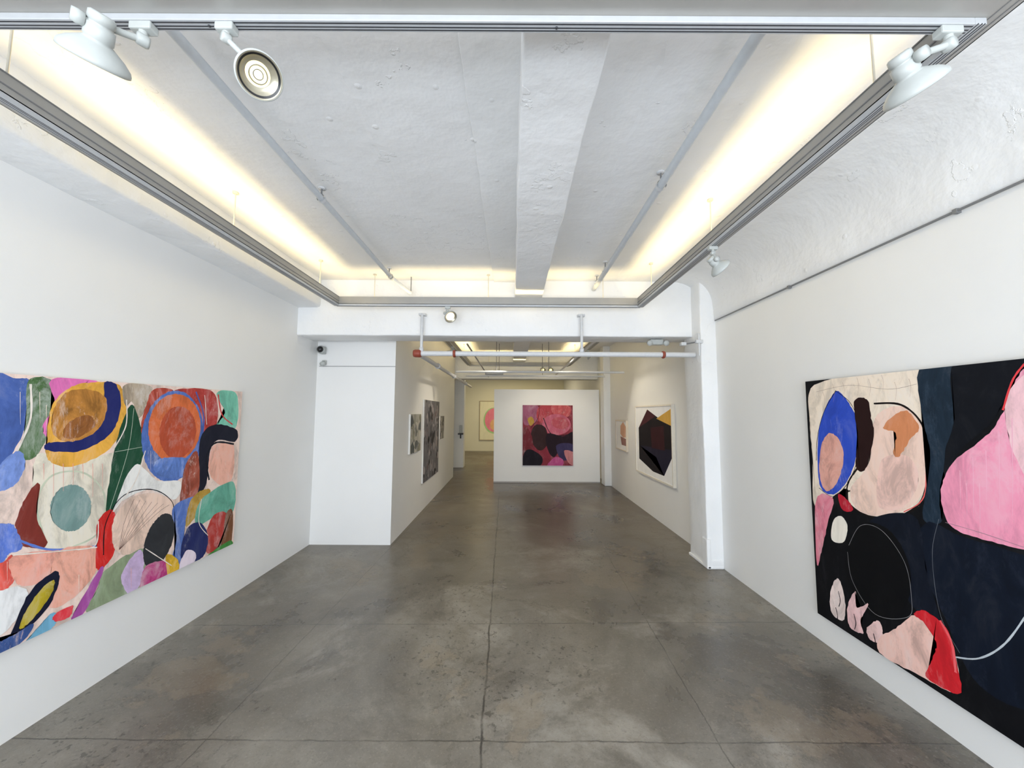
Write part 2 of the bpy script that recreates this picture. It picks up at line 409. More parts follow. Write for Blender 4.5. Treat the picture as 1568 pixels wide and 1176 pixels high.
b.cyl((-1.07, 8.7, PZ+0.16), (2.14, 8.7, PZ+0.16), 0.022, M_pipe)
b.cyl((-0.6, 5.0, PZ+0.22), (-0.6, 9.6, PZ+0.22), 0.012, M_wire); b.cyl((1.1, 5.0, PZ+0.27), (1.1, 9.6, PZ+0.27), 0.016, M_pipe)
for x in (-0.3, 0.7):
    b.cyl((x, 7.2, PZ+0.09), (x, 7.2, CEIL-0.001), 0.006, M_wire, 8); b.cyl((x, 8.7, PZ+0.16), (x, 8.7, CEIL-0.001), 0.006, M_wire, 8)
b.box(-0.62, -0.2, 8.66, 8.74, PZ+0.18, PZ+0.26, M_alu, 0.01)
b.fin('branch_pipe')
# thin conduit on right wall
b = B()
b.cyl((2.322, YF, 2.765), (2.322, 4.27, 2.765), 0.007, M_wire, 10)
for y in (0.6, 1.9, 3.1): b.box(2.312, 2.339, y, y+0.02, 2.753, 2.777, M_wire)
b.fin('electrical_conduit')
b = B()
b.box(1.99, 2.05, 4.40, 4.46, 2.50, 2.54, M_pipe, 0.006); b.cyl((2.13, 4.27, 2.36), (2.13, 4.27, 2.62), 0.010, M_pipe); b.box(2.09, 2.17, 4.25, 4.29, 2.50, 2.54, M_pipe, 0.005); b.cyl((2.04, 4.43, 2.52), (2.13, 4.27, 2.52), 0.008, M_wire)
b.fin('junction_box')
b = B()
b.box(1.70, 1.86, 4.60, 4.68, 2.545, 2.612, M_white, 0.01)
for x in (1.68, 1.88): b.lathe([(0, 0), (0.028, 0), (0.034, 0.03), (0.034, 0.04), (0, 0.045)], (x, 4.60, 2.565), (0, -1, -0.3), M_white, 20)
b.fin('emergency_light')
b = B()
b.box(-2.54, -2.47, 4.93, 4.998, 2.46, 2.56, M_white, 0.012)
b.lathe([(0, 0), (0.05, 0), (0.052, 0.03), (0.04, 0.045)], (-2.505, 4.93, 2.51), (0.1, -1, 0), M_white, 24)
b.lathe([(0.04, 0), (0.036, 0.02), (0.02, 0.036), (0, 0.04)], (-2.50, 4.888, 2.51), (0.1, -1, 0), M_dark, 24)
b.fin('security_camera')
b = B()
b.box(-2.51, -2.46, 4.96, 4.998, 2.32, 2.38, M_white, 0.008)
b.lathe([(0, 0), (0.03, 0), (0.03, 0.05), (0, 0.055)], (-2.485, 4.96, 2.34), (0, -1, -0.4), M_white, 20)
b.fin('motion_sensor')

# ---------------------------------------------------------------- spotlights
def spotlight(rim, axis, attach, s=1.0, lit=False, side=1):
    ax = Vector(axis).normalized(); rim = Vector(rim); at = Vector(attach)
    b = B()
    prof = [(0, -0.125), (0.024, -0.125), (0.030, -0.120), (0.031, -0.100), (0.028, -0.098), (0.028, -0.092), (0.033, -0.090), (0.034, -0.055), (0.031, -0.052),
            (0.040, -0.045), (0.062, -0.028), (0.078, -0.010), (0.081, 0.0), (0.081, 0.008), (0.077, 0.010), (0.070, 0.004), (0.056, -0.010), (0.042, -0.018), (0.02, -0.016), (0, -0.014)]
    prof = [(r*s, h*s) for r, h in prof]
    mats = [M_white]*14+[M_reflect, M_reflect, M_reflect if lit else M_lensoff, M_lens if lit else M_lensoff, M_lensc if lit else M_lensoff]
    b.lathe(prof, rim, ax, M_white, 48, mats=mats)
    if lit:
        b.lathe([(0.064*s, 0.002*s), (0.071*s, 0.006*s)], rim, ax, M_dark, 48)
        for rr in (0.014, 0.028):
            b.lathe([(rr*s, -0.014*s), (rr*s+0.002, -0.012*s), (rr*s+0.004, -0.014*s)], rim, ax, M_reflect, 32)
    b.box(at.x-0.035*s, at.x+0.035*s, at.y-0.016, at.y+0.016, at.z-0.026, at.z-0.001, M_white, 0.004)
    b.cyl(at-Vector((0, 0, 0.02)), at-Vector((0, 0, 0.05*s)), 0.012*s, M_white)
    k = at-Vector((0, 0, 0.055*s))
    back = rim-ax*0.085*s
    sd = ax.cross(Vector((0, 0, 1)))
    if sd.length < 0.05: sd = Vector((1, 0, 0))
    sd.normalize(); sd *= side
    j = back+sd*0.045*s
    b.lathe([(0, -0.016*s), (0.016*s, -0.016*s), (0.019*s, -0.010*s), (0.019*s, 0.010*s), (0.016*s, 0.016*s), (0, 0.016*s)], k, sd, M_white, 20)
    b.cyl(k, j, 0.010*s, M_white)
    b.lathe([(0, -0.014*s), (0.018*s, -0.014*s), (0.020*s, 0), (0.018*s, 0.014*s), (0, 0.014*s)], j, sd, M_white, 20)
    b.cyl(j, back, 0.012*s, M_white)
    return b.fin('track_spotlight')
Tb = TZ-0.022
spotlight((-1.245, 1.05, 2.742), (-0.5, 0.35, -0.79), (-1.16, 1.10, Tb), 0.97, side=-1)
spotlight((-0.775, 1.08, 2.72), (0.6, -0.4, -0.7), (-0.90, 1.10, Tb), 0.80, lit=True, side=-1)
spotlight((1.30, 1.15, 2.75), (0.6, 0.2, -0.77), (1.36, 1.10, Tb), 0.98, side=1)
spotlight((1.50, 2.66, 2.745), (0.7, 0.1, -0.6), (1.448, 2.66, Tb), 0.9, side=1)
spotlight((-0.70, 4.22, 2.78), (0.45, -0.6, -0.6), (-0.74, 4.258, Tb), 0.9, side=1)
spotlight((1.50, 7.2, 2.78), (0.7, -0.1, -0.6), (1.448, 7.2, Tb), 0.9)
spotlight((-1.14, 6.9, 2.78), (-0.5, 0.1, -0.7), (-1.098, 6.9, Tb), 0.9)
spotlight((1.0, 9.75, 2.80), (0.0, -0.6, -0.4), (1.0, 9.818, Tb), 0.9, lit=True)
spotlight((0.8, 9.75, 2.80), (0.1, -0.6, -0.5), (0.8, 9.818, Tb), 0.9, lit=True)

# ---------------------------------------------------------------- paintings
_pm = {}
GAIN = 1.15
def paint(col, var=0.16):
    key = (tuple(col), var)
    if key in _pm: return _pm[key]
    m, nt, b = newmat('paint_%d_%d_%d' % tuple(col)); L = nt.links.new
    tc = nt.nodes.new('ShaderNodeTexCoord')
    def nz(scale, det, rough, dist, sx=(1, 1, 0.45), rot=0.7):
        mp = nt.nodes.new('ShaderNodeMapping'); mp.inputs['Scale'].default_value = sx
        mp.inputs['Location'].default_value = (random.random()*9, random.random()*9, random.random()*9)
        mp.inputs['Rotation'].default_value = (random.uniform(-rot, rot), 0, 0)
        L(tc.outputs['Object'], mp.inputs[0])
        n = nt.nodes.new('ShaderNodeTexNoise'); n.inputs['Scale'].default_value = scale; n.inputs['Detail'].default_value = det; n.inputs['Roughness'].default_value = rough; n.inputs['Distortion'].default_value = dist
        L(mp.outputs[0], n.inputs['Vector']); return n.outputs['Fac']
    c = [min(0.92, v*GAIN) for v in lin(col)[:3]]
    lum = 0.3*c[0]+0.6*c[1]+0.1*c[2]
    lift = var*0.9*min(1.0, lum*4+0.04)
    r = nt.nodes.new('ShaderNodeValToRGB'); e = r.color_ramp.elements
    e[0].position = 0.36; e[1].position = 0.66
    e[0].color = tuple(v*(1-min(0.7, var*1.3)) for v in c)+(1,)
    e[1].color = tuple(v+(0.85-v)*lift*0.8 for v in c)+(1,)
    k = e.new(0.52); k.color = tuple(c)+(1,)
    L(nz(7, 9, 0.70, 0.8), r.inputs[0])
    out = r.outputs[0]
    def layer(fac_out, lo, hi, amt, colr, prev):
        mr = nt.nodes.new('ShaderNodeMapRange'); mr.inputs[1].default_value = lo; mr.inputs[2].default_value = hi; mr.inputs[4].default_value = amt
        L(fac_out, mr.inputs[0])
        x = nt.nodes.new('ShaderNodeMix'); x.data_type = 'RGBA'; L(mr.outputs[0], x.inputs[0]); L(prev, x.inputs[6]); x.inputs[7].default_value = colr
        return x.outputs[2]
    if var >= 0.15 and lum > 0.03:    # scumbled dry-brush passes
        out = layer(nz(4, 12, 0.80, 0.5, (1, 1, 0.4)), 0.54, 0.62, min(0.8, var*1.6), tuple(v+(0.86-v)*0.55 for v in c)+(1,), out)
        out = layer(nz(5, 12, 0.80, 0.5, (1, 1, 0.4)), 0.56, 0.64, min(0.75, var*1.4), tuple(v*0.5 for v in c)+(1,), out)
        if var >= 0.3:
            out = layer(nz(3.5, 12, 0.82, 0.3, (1, 1, 0.5), 1.5), 0.57, 0.61, 0.6, (0.78, 0.58, 0.50, 1), out)
    elif var >= 0.15:
        out = layer(nz(5, 12, 0.82, 0.5, (1, 1, 0.4)), 0.55, 0.65, 0.55, tuple(v*1.9+0.012 for v in c)+(1,), out)
    out = layer(nz(60, 4, 0.7, 0.0, (1, 1, 0.1)), 0.55, 0.7, 0.25*min(1, var*3), tuple(v*0.75 for v in c)+(1,), out)
    L(out, b.inputs['Base Color'])
    b.inputs['Roughness'].default_value = 0.6
    b.inputs['Specular IOR Level'].default_value = 0.15 if lum < 0.03 else 0.25
    _pm[key] = m; return m

def clip_rect(poly, x0, x1, y0, y1):
    def cl(P, f, inter):
        out = []
        for i in range(len(P)):
            a, b_ = P[i-1], P[i]; fa, fb = f(a), f(b_)
            if fb:
                if not fa: out.append(inter(a, b_))
                out.append(b_)
            elif fa: out.append(inter(a, b_))
        return out
    def ix(v): return lambda a, b_: (v, a[1]+(b_[1]-a[1])*(v-a[0])/(b_[0]-a[0]))
    def iy(v): return lambda a, b_: (a[0]+(b_[0]-a[0])*(v-a[1])/(b_[1]-a[1]), v)
    for f, g in ((lambda p: p[0] >= x0, ix(x0)), (lambda p: p[0] <= x1, ix(x1)), (lambda p: p[1] >= y0, iy(y0)), (lambda p: p[1] <= y1, iy(y1))):
        if len(poly) < 3: return []
        poly = cl(poly, f, g)
    return poly
def smooth_pts(P, closed=True, n=8):
    out = []; N = len(P)
    rngi = range(N) if closed else range(N-1)
    for i in rngi:
        if closed: p0, p1, p2, p3 = P[i-1], P[i], P[(i+1) % N], P[(i+2) % N]
        else: p0, p1, p2, p3 = P[max(i-1, 0)], P[i], P[i+1], P[min(i+2, N-1)]
        for k in range(n):
            t = k/n
            out.append(tuple(0.5*((2*p1[a])+(-p0[a]+p2[a])*t+(2*p0[a]-5*p1[a]+4*p2[a]-p3[a])*t*t+(-p0[a]+3*p1[a]-3*p2[a]+p3[a])*t**3) for a in (0, 1)))
    if not closed: out.append(P[-1])
    return out

LAYER = 0.00004
class Canvas:
    """A stretched canvas hung on a wall.  plane 'x-' faces -X (right wall), 'x+' faces +X (left wall), 'y-' faces -Y.
    Outlines of the painted shapes are surveyed (traced) and stored in canvas metres (s,t)."""
    def __init__(s, name, plane, wall, s0, s1, t0, t1, depth=0.04, base=(240, 225, 215), side=(235, 232, 225), frame=None, bvar=0.16):
        s.name, s.plane, s.s0, s.s1, s.t0, s.t1 = name, plane, s0, s1, t0, t1
        s.b = B(); s.k = 0
        s.sgn = 1 if plane == 'x+' else -1
        s.face = wall+s.sgn*depth
        wall = wall+s.sgn*0.002
        w0, w1 = sorted((wall, s.face))
        ms = plain('canvas_side_%d_%d_%d' % side, side, 0.6)
        if plane[0] == 'x': s.b.box(w0, w1, s0, s1, t0, t1, ms)
        else: s.b.box(s0, s1, w0, w1, t0, t1, ms)
        if frame:
            fw = 0.025; d2 = wall+s.sgn*(depth+0.012); f0, f1 = sorted((wall, d2)); fm = plain('frame_%d' % frame[0], frame, 0.4)
            for (a, c, e, g) in ((s0-fw, s0, t0-fw, t1+fw), (s1, s1+fw, t0-fw, t1+fw), (s0, s1, t0-fw, t0), (s0, s1, t1, t1+fw)):
                if plane[0] == 'x': s.b.box(f0, f1, a, c, e, g, fm)
                else: s.b.box(a, c, f0, f1, e, g, fm)
        s.poly([(s0, t0), (s1, t0), (s1, t1), (s0, t1)], base, bvar)
    def trace(s, px, py):
        v = RM @ Vector((px-784, 588-py, -FPX))
        if s.plane[0] == 'x':
            k = s.face/v.x; return (v.y*k, HC+v.z*k)
        k = s.face/v.y; return (v.x*k, HC+v.z*k)
    def poly(s, pts, col, var=0.16):
        pts = clip_rect(pts, s.s0, s.s1, s.t0, s.t1)
        q = []
        for p in pts:
            if not q or (abs(p[0]-q[-1][0])+abs(p[1]-q[-1][1])) > 1e-4: q.append(p)
        if len(q) > 2 and abs(q[0][0]-q[-1][0])+abs(q[0][1]-q[-1][1]) < 1e-4: q.pop()
        if len(q) < 3: return
        s.k += 1; off = s.face+s.sgn*LAYER*(s.k+1)
        if s.plane[0] == 'x': vs = [s.b.bm.verts.new((off, a, c)) for a, c in q]
        else: vs = [s.b.bm.verts.new((a, off, c)) for a, c in q]
        f = s.b.bm.faces.new(vs); f.material_index = s.b.mi(paint(col, var))
        bmesh.ops.triangulate(s.b.bm, faces=[f], ngon_method='EAR_CLIP')
    def shape(s, px, col, var=0.16, sm=True, jit=0.003):
        P = [s.trace(*p) for p in px]
        if sm:
            P = smooth_pts(P)
            P = [(a+random.uniform(-jit, jit), c+random.uniform(-jit, jit)) for a, c in P]
        s.poly(P, col, var)
    def ell(s, cx, cy, rx, ry, col, rot=0, var=0.16):
        c, n = math.cos(rot), math.sin(rot)
        s.shape([(cx+rx*math.cos(t)*c-ry*math.sin(t)*n, cy+rx*math.cos(t)*n+ry*math.sin(t)*c) for t in [2*math.pi*i/14 for i in range(14)]], col, var)
    def line(s, px, w, col, closed=False, var=0.1, taper=False):
        P = [s.trace(*p) for p in px]
        P = smooth_pts(P, closed)
        if closed: P.append(P[0])
        Lf, Rt = [], []
        for i, p in enumerate(P):
            a = P[max(i-1, 0)]; c = P[min(i+1, len(P)-1)]
            dx, dy = c[0]-a[0], c[1]-a[1]; l = math.hypot(dx, dy) or 1
            ww = w*0.5*random.uniform(0.75, 1.15)
            if taper: ww *= 1-0.7*i/len(P)
            Lf.append((p[0]-dy/l*ww, p[1]+dx/l*ww)); Rt.append((p[0]+dy/l*ww, p[1]-dx/l*ww))
        s.k += 1; off = s.face+s.sgn*LAYER*(s.k+1); mi = s.b.mi(paint(col, var))
        for i in range(len(P)-1):
            q = clip_rect([Lf[i], Lf[i+1], Rt[i+1], Rt[i]], s.s0, s.s1, s.t0, s.t1)
            if len(q) < 3: continue
            vs = [s.b.bm.verts.new((off, a, c) if s.plane[0] == 'x' else (a, off, c)) for a, c in q]
            f = s.b.bm.faces.new(vs); f.material_index = mi
    def done(s): return s.b.fin(s.name, False)

# --- large abstract, left wall
c = Canvas('abstract_painting', 'x+', XL, 1.50, 3.58, 0.49, 1.885, base=(240, 208, 196), bvar=0.28)
S = c.shape
S([(-60, 560), (20, 578), (46, 585), (44, 640), (22, 690), (8, 712), (-60, 730)], (72, 98, 166), 0.22)
S([(44, 582), (86, 586), (84, 630), (62, 690), (40, 705), (28, 690), (40, 650)], (76, 108, 64), 0.4)
S([(0, 712), (30, 690), (38, 715), (20, 745), (-10, 750)], (120, 146, 210), 0.35)
S([(80, 580), (150, 585), (110, 602), (88, 630), (72, 668), (66, 650), (84, 620)], (226, 116, 182), 0.2)
S([(60, 694), (110, 709), (176, 694), (172, 730), (160, 790), (125, 838), (70, 838), (52, 790), (50, 740)], (226, 218, 200), 0.25)
S([(150, 585), (180, 588), (192, 610), (190, 650), (165, 690), (110, 714), (74, 704), (72, 672), (80, 620), (110, 592)], (228, 170, 70), 0.25)
S([(160, 586), (180, 592), (184, 630), (168, 665), (125, 690), (74, 690), (74, 678), (115, 674), (145, 655), (160, 620)], (28, 36, 98), 0.12)
S([(100, 602), (135, 596), (162, 610), (160, 640), (145, 662), (112, 676), (84, 668), (80, 635)], (190, 130, 60), 0.4)
S([(106, 646), (136, 636), (146, 652), (120, 670), (97, 668)], (156, 98, 50), 0.4)
S([(190, 590), (232, 592), (222, 625), (212, 640), (202, 615), (192, 622)], (176, 160, 140), 0.4)
S([(203, 620), (216, 655), (222, 685), (204, 735), (164, 788), (170, 720), (180, 670), (190, 640)], (26, 72, 50), 0.2)
c.line([(205, 625), (196, 690), (168, 780)], 0.003, (180, 190, 175))
c.line([(176, 692), (220, 684)], 0.003, (180, 190, 175))
S([(236, 596), (266, 598), (250, 620), (234, 650), (224, 686), (216, 655), (224, 620)], (180, 76, 60), 0.5)
S([(268, 597), (326, 600), (332, 648), (310, 672), (306, 640), (290, 612)], (174, 60, 54), 0.35)
c.ell(264, 668, 47, 70, (80, 110, 180), 0.12, 0.28)
c.ell(267, 655, 40, 52, (210, 108, 62), 0.1, 0.2)
c.ell(272, 662, 28, 40, (180, 78, 50), 0.1, 0.2)
c.line([(300, 600), (312, 640), (304, 690), (280, 715), (240, 712)], 0.012, (60, 90, 165))
S([(238, 706), (262, 700), (290, 704), (282, 728), (256, 732), (238, 724)], (98, 130, 200), 0.4)
S([(332, 601), (362, 603), (362, 652), (338, 664), (328, 655), (344, 632)], (120, 194, 170), 0.25)
c.line([(334, 604), (340, 635), (356, 650)], 0.012, (200, 50, 50))
S([(308, 668), (330, 650), (362, 658), (360, 676), (334, 674), (322, 690), (316, 740), (302, 760), (304, 720)], (24, 26, 40), 0.1)
S([(324, 686), (342, 678), (358, 684), (355, 733), (338, 743), (320, 723)], (232, 174, 154), 0.28)
c.line([(320, 735), (316, 700), (330, 678), (358, 680)], 0.016, (20, 20, 30))
S([(284, 712), (302, 692), (304, 750), (286, 772), (274, 786), (278, 745)], (160, 78, 58), 0.4)
S([(206, 712), (240, 735), (276, 738), (268, 765), (230, 750), (190, 765), (172, 785)], (238, 230, 226), 0.22)
c.ell(108, 778, 31, 36, (116, 146, 142), 0.2, 0.17)
c.line([(66, 820), (56, 770), (80, 728), (130, 725), (160, 760), (150, 815), (110, 838)], 0.010, (194, 200, 178))
S([(24, 800), (40, 760), (60, 740), (56, 790), (72, 834), (40, 838), (26, 822)], (122, 48, 40), 0.18)
S([(-60, 790), (0, 802), (20, 804), (34, 838), (14, 848), (0, 864), (-60, 896)], (92, 122, 208), 0.2)
c.line([(30, 828), (80, 842), (150, 836)], 0.012, (92, 122, 200))
S([(-60, 872), (0, 862), (18, 850), (26, 870), (10, 902), (-60, 948)], (228, 92, 80), 0.28)
S([(20, 852), (95, 844), (86, 878), (60, 893), (30, 896), (18, 880)], (238, 162, 144), 0.28)
S([(90, 844), (148, 838), (150, 868), (118, 910), (80, 932), (74, 905)], (236, 168, 148), 0.32)
S([(150, 798), (172, 780), (180, 820), (170, 855), (148, 872), (148, 830)], (202, 38, 34), 0.18)
S([(162, 872), (218, 840), (218, 893), (180, 918), (132, 938), (150, 900)], (140, 155, 124), 0.25)
S([(118, 930), (150, 874), (158, 870), (146, 905), (125, 942), (108, 950)], (164, 80, 156), 0.2)
S([(186, 880), (212, 842), (220, 860), (214, 895), (196, 910)], (202, 178, 214), 0.22)
S([(176, 790), (205, 760), (240, 756), (264, 770), (256, 800), (226, 832), (190, 850), (172, 830)], (240, 202, 184), 0.3)
for k in range(7): c.line([(182, 842), (190+8*k, 800-2*k), (205+9*k, 764+k*1.5)], 0.0022, (90, 60, 56))
c.line([(158, 850), (162, 800), (190, 758), (235, 750), (264, 770), (262, 800)], 0.006, (24, 24, 28))
c.ell(243, 828, 20, 44, (44, 46, 50), 0.35, 0.12)
S([(264, 778), (300, 760), (306, 780), (285, 800), (276, 860), (262, 862), (270, 820)], (84, 114, 184), 0.28)
S([(290, 770), (306, 752), (322, 752), (300, 790), (284, 806)], (180, 144, 60), 0.25)
S([(308, 765), (356, 738), (357, 782), (330, 790), (300, 805)], (104, 172, 150), 0.25)
S([(326, 790), (346, 786), (342, 822), (322, 848), (312, 830)], (174, 56, 48), 0.25)
S([(346, 786), (356, 784), (352, 838), (330, 848), (340, 825)], (120, 76, 48), 0.25)
S([(286, 810), (306, 800), (318, 822), (312, 850), (290, 865), (276, 850)], (30, 40, 92), 0.2)
S([(274, 865), (286, 842), (300, 850), (290, 872), (270, 882)], (228, 214, 226), 0.2)
S([(222, 868), (252, 860), (262, 882), (232, 898), (214, 905)], (180, 60, 122), 0.5)
S([(254, 850), (272, 858), (272, 880), (258, 886)], (220, 176, 50), 0.4)
S([(318, 850), (352, 828), (352, 842), (310, 868)], (64, 136, 60), 0.2)
S([(-60, 912), (0, 904), (28, 898), (42, 910), (24, 948), (0, 973), (-60, 1008)], (240, 234, 232), 0.22)
S([(14, 975), (44, 908), (80, 876), (90, 882), (80, 918), (50, 955), (10, 990)], (22, 26, 46), 0.1)
S([(30, 955), (52, 915), (80, 888), (80, 905), (58, 938), (34, 962)], (180, 160, 40), 0.22)
S([(-60, 990), (-10, 985), (20, 972), (50, 955), (30, 985), (-60, 1040)], (56, 82, 138), 0.35)
S([(40, 980), (80, 938), (84, 956), (60, 975), (30, 988)], (112, 170, 200), 0.2)
S([(82, 942), (110, 927), (106, 944), (84, 952)], (220, 60, 70), 0.2)
for k in range(7):
    x = 66+15*k; c.line([(x, 710), (x+0.4, 722), (x+0.2, 734+(k*7 % 4)*9)], 0.0035, (230, 166, 154), taper=True)
# slim gaps of bare ground between forms, and drips
G = (242, 222, 212)
for pts, w_ in (([(46, 588), (46, 640), (26, 690)], 0.010), ([(193, 612), (192, 652), (172, 690)], 0.008), ([(222, 690), (206, 738), (172, 784)], 0.007), ([(313, 605), (316, 650)], 0.006), ([(150, 798), (146, 834), (118, 842)], 0.006), ([(222, 840), (262, 866)], 0.006), ([(308, 764), (304, 800), (318, 820)], 0.006), ([(20, 850), (90, 844), (148, 838)], 0.006)):
    c.line(pts, w_, G, var=0.22)
for (x, y, l) in ((60, 600, 40), (30, 600, 50), (70, 620, 40), (240, 600, 30), (290, 720, 40), (120, 880, 35), (60, 860, 28), (230, 690, 40), (200, 870, 30), (10, 860, 30)):
    c.line([(x, y), (x, y+l*0.5), (x+0.4, y+l)], random.uniform(0.002, 0.004), random.choice([(236, 220, 205), (230, 178, 166)]), taper=True)
c.done()

# --- large black / pink painting, right wall
c = Canvas('abstract_painting', 'x-', XR, 1.15, 2.96, 0.215, 1.955, base=(12, 13, 17), side=(20, 20, 22))
S = c.shape
S([(1240, 598), (1268, 582), (1330, 570), (1409, 564), (1412, 640), (1424, 690), (1414, 762), (1390, 785), (1345, 794), (1300, 774), (1296, 748), (1262, 770), (1246, 770), (1244, 700), (1240, 650)], (240, 216, 198), 0.2)
S([(1340, 640), (1380, 622), (1410, 650), (1420, 700), (1410, 760), (1370, 786), (1318, 785), (1302, 750), (1330, 710)], (240, 200, 184), 0.22)
S([(1350, 705), (1392, 700), (1406, 740), (1380, 778), (1344, 772)], (240, 194, 182), 0.25)
S([(1278, 600), (1300, 618), (1313, 650), (1312, 695), (1298, 735), (1276, 757), (1256, 745), (1252, 700), (1256, 650)], (42, 74, 184), 0.16)
S([(1268, 664), (1284, 672), (1292, 700), (1282, 738), (1266, 752), (1256, 732), (1256, 690)], (216, 160, 146), 0.28)
c.line([(1279, 598), (1302, 617), (1315, 650), (1314, 697), (1300, 737), (1276, 760), (1254, 747)], 0.004, (14, 14, 20))
c.line([(1280, 598), (1262, 630), (1252, 668), (1250, 705)], 0.005, (14, 14, 20))
S([(1352, 655), (1372, 634), (1390, 630), (1408, 655), (1394, 672), (1378, 698), (1368, 694), (1372, 664)], (202, 130, 88), 0.14)
c.line([(1338, 618), (1380, 620), (1412, 650), (1422, 700), (1412, 765), (1376, 790), (1330, 790), (1300, 770), (1298, 742), (1312, 718)], 0.012, (20, 14, 14))
c.line([(1417, 690), (1415, 760), (1384, 784)], 0.006, (222, 100, 96))
for (x, y) in ((1260, 600), (1275, 588), (1290, 585), (1312, 578), (1330, 580), (1350, 574), (1370, 585), (1392, 580)):
    c.line([(x, y), (x+3, y+12), (x+1, y+28)], 0.002, (170, 142, 122), taper=True)
c.line([(1250, 600), (1300, 590), (1360, 596), (1404, 588)], 0.0018, (140, 116, 104))
S([(1308, 616), (1328, 612), (1334, 640), (1338, 668), (1326, 718), (1310, 714), (1314, 672)], (36, 18, 18), 0.05)
S([(1409, 563), (1480, 556), (1470, 640), (1452, 700), (1438, 760), (1442, 800), (1414, 795), (1420, 740), (1424, 690), (1413, 640)], (28, 42, 56), 0.25)
S([(1460, 556), (1546, 546), (1580, 545), (1548, 590), (1520, 645), (1470, 690), (1448, 730), (1448, 690), (1462, 640)], (13, 16, 23), 0.16)
S([(1560, 575), (1600, 545), (1760, 500), (1800, 900), (1600, 850), (1520, 830), (1466, 812), (1446, 788), (1442, 745), (1462, 706), (1510, 668), (1536, 630)], (230, 146, 172), 0.17)
S([(1552, 590), (1640, 540), (1700, 760), (1620, 800), (1562, 715), (1540, 640)], (236, 188, 194), 0.2)
c.line([(1580, 545), (1552, 580), (1536, 628)], 0.008, (214, 60, 66))
for (x, y, l) in ((1470, 720, 60), (1490, 700, 90), (1510, 690, 80), (1530, 660, 120), (1550, 640, 150), (1480, 740, 50), (1500, 740, 80)):
    c.line([(x, y), (x+1, y+l*0.5), (x+1, y+l)], 0.0035, (236, 170, 190), taper=True)
S([(1250, 765), (1276, 764), (1268, 800), (1258, 845), (1251, 862)], (216, 126, 144), 0.25)
S([(1284, 756), (1300, 768), (1306, 782), (1290, 780)], (190, 34, 54), 0.2)
S([(1276, 798), (1288, 790), (1298, 806), (1292, 830), (1274, 826)], (240, 224, 212), 0.12, jit=0.001)
S([(1420, 800), (1470, 820), (1568, 850), (1620, 870), (1620, 1080), (1500, 1050), (1440, 930), (1400, 850)], (12, 20, 34), 0.2)
S([(1330, 800), (1400, 790), (1420, 880), (1440, 960), (1400, 930), (1350, 860)], (14, 20, 32), 0.2)
c.ell(1345, 875, 48, 76, (8, 9, 12), -0.25, 0.05)
c.line([(1300, 835), (1318, 805), (1350, 812), (1385, 860), (1396, 915), (1390, 945), (1340, 940), (1306, 890), (1298, 845)], 0.0028, (130, 130, 132))
c.line([(1438, 795), (1428, 850), (1440, 940), (1470, 1000)], 0.0018, (110, 116, 124))
c.line([(1448, 800), (1500, 815), (1568, 838)], 0.0025, (150, 120, 130))
c.line([(1462, 1006), (1500, 1008), (1540, 985), (1580, 930)], 0.007, (180, 188, 194))
S([(1272, 905), (1284, 886), (1294, 918), (1292, 950), (1274, 938)], (236, 212, 206), 0.25)
S([(1298, 930), (1310, 905), (1312, 930), (1330, 925), (1318, 950), (1322, 970), (1302, 960)], (230, 190, 190), 0.25)
S([(1328, 962), (1345, 950), (1352, 968), (1348, 985), (1332, 978)], (230, 194, 190), 0.25)
S([(1346, 978), (1372, 962), (1405, 940), (1440, 955), (1462, 1000), (1466, 1060), (1410, 1035), (1350, 1002)], (232, 190, 178), 0.28)
S([(1400, 940), (1418, 936), (1452, 966), (1466, 1020), (1470, 1062), (1420, 1038), (1428, 1010), (1434, 985), (1418, 956)], (202, 32, 42), 0.16)
c.line([(1440, 950), (1458, 985), (1464, 1030)], 0.012, (232, 90, 96))
for (x, y) in ((1284, 905), (1280, 930), (1308, 940), (1338, 970)):
    c.line([(x, y), (x+3, y+14), (x+1, y+24)], 0.006, (24, 16, 22))
c.done()

# --- painting on the partition
c = Canvas('abstract_painting', 'y-', 9.4, 0.27, 1.50, 0.42, 1.89, base=(126, 38, 54), side=(200, 150, 160))
S = c.shape
S([(802, 620), (822, 620), (826, 640), (812, 650), (802, 648)], (150, 84, 112), 0.22)
S([(826, 622), (850, 620), (848, 640), (832, 648), (822, 640)], (168, 58, 68), 0.22)
S([(846, 621), (872, 622), (872, 636), (858, 640), (846, 632)], (184, 78, 82), 0.22)
c.ell(852, 650, 22, 16, (184, 92, 114), 0, 0.18)
c.ell(858, 648, 14, 9, (174, 74, 86), 0.2, 0.18)
S([(822, 650), (836, 656), (838, 680), (826, 690), (814, 676), (814, 660)], (50, 30, 32), 0.14)
S([(838, 664), (862, 668), (878, 662), (880, 690), (862, 684), (848, 700), (838, 686)], (34, 20, 30), 0.14)
S([(852, 682), (876, 680), (878, 700), (860, 704)], (50, 42, 80), 0.14)
S([(802, 656), (812, 662), (816, 684), (806, 700), (800, 700)], (104, 26, 38), 0.18)
S([(802, 695), (812, 688), (830, 700), (826, 714), (802, 714)], (24, 18, 28), 0.14)
S([(850, 700), (862, 704), (860, 714), (838, 714)], (180, 72, 130), 0.18)
S([(864, 690), (880, 694), (880, 712), (870, 708)], (186, 120, 124), 0.18)
S([(808, 642), (814, 638), (818, 646), (812, 652)], (170, 132, 50), 0.14)
c.line([(832, 640), (846, 666), (878, 664)], 0.018, (30, 20, 30))
c.line([(826, 620), (824, 640), (812, 656)], 0.012, (60, 20, 30))
c.done()

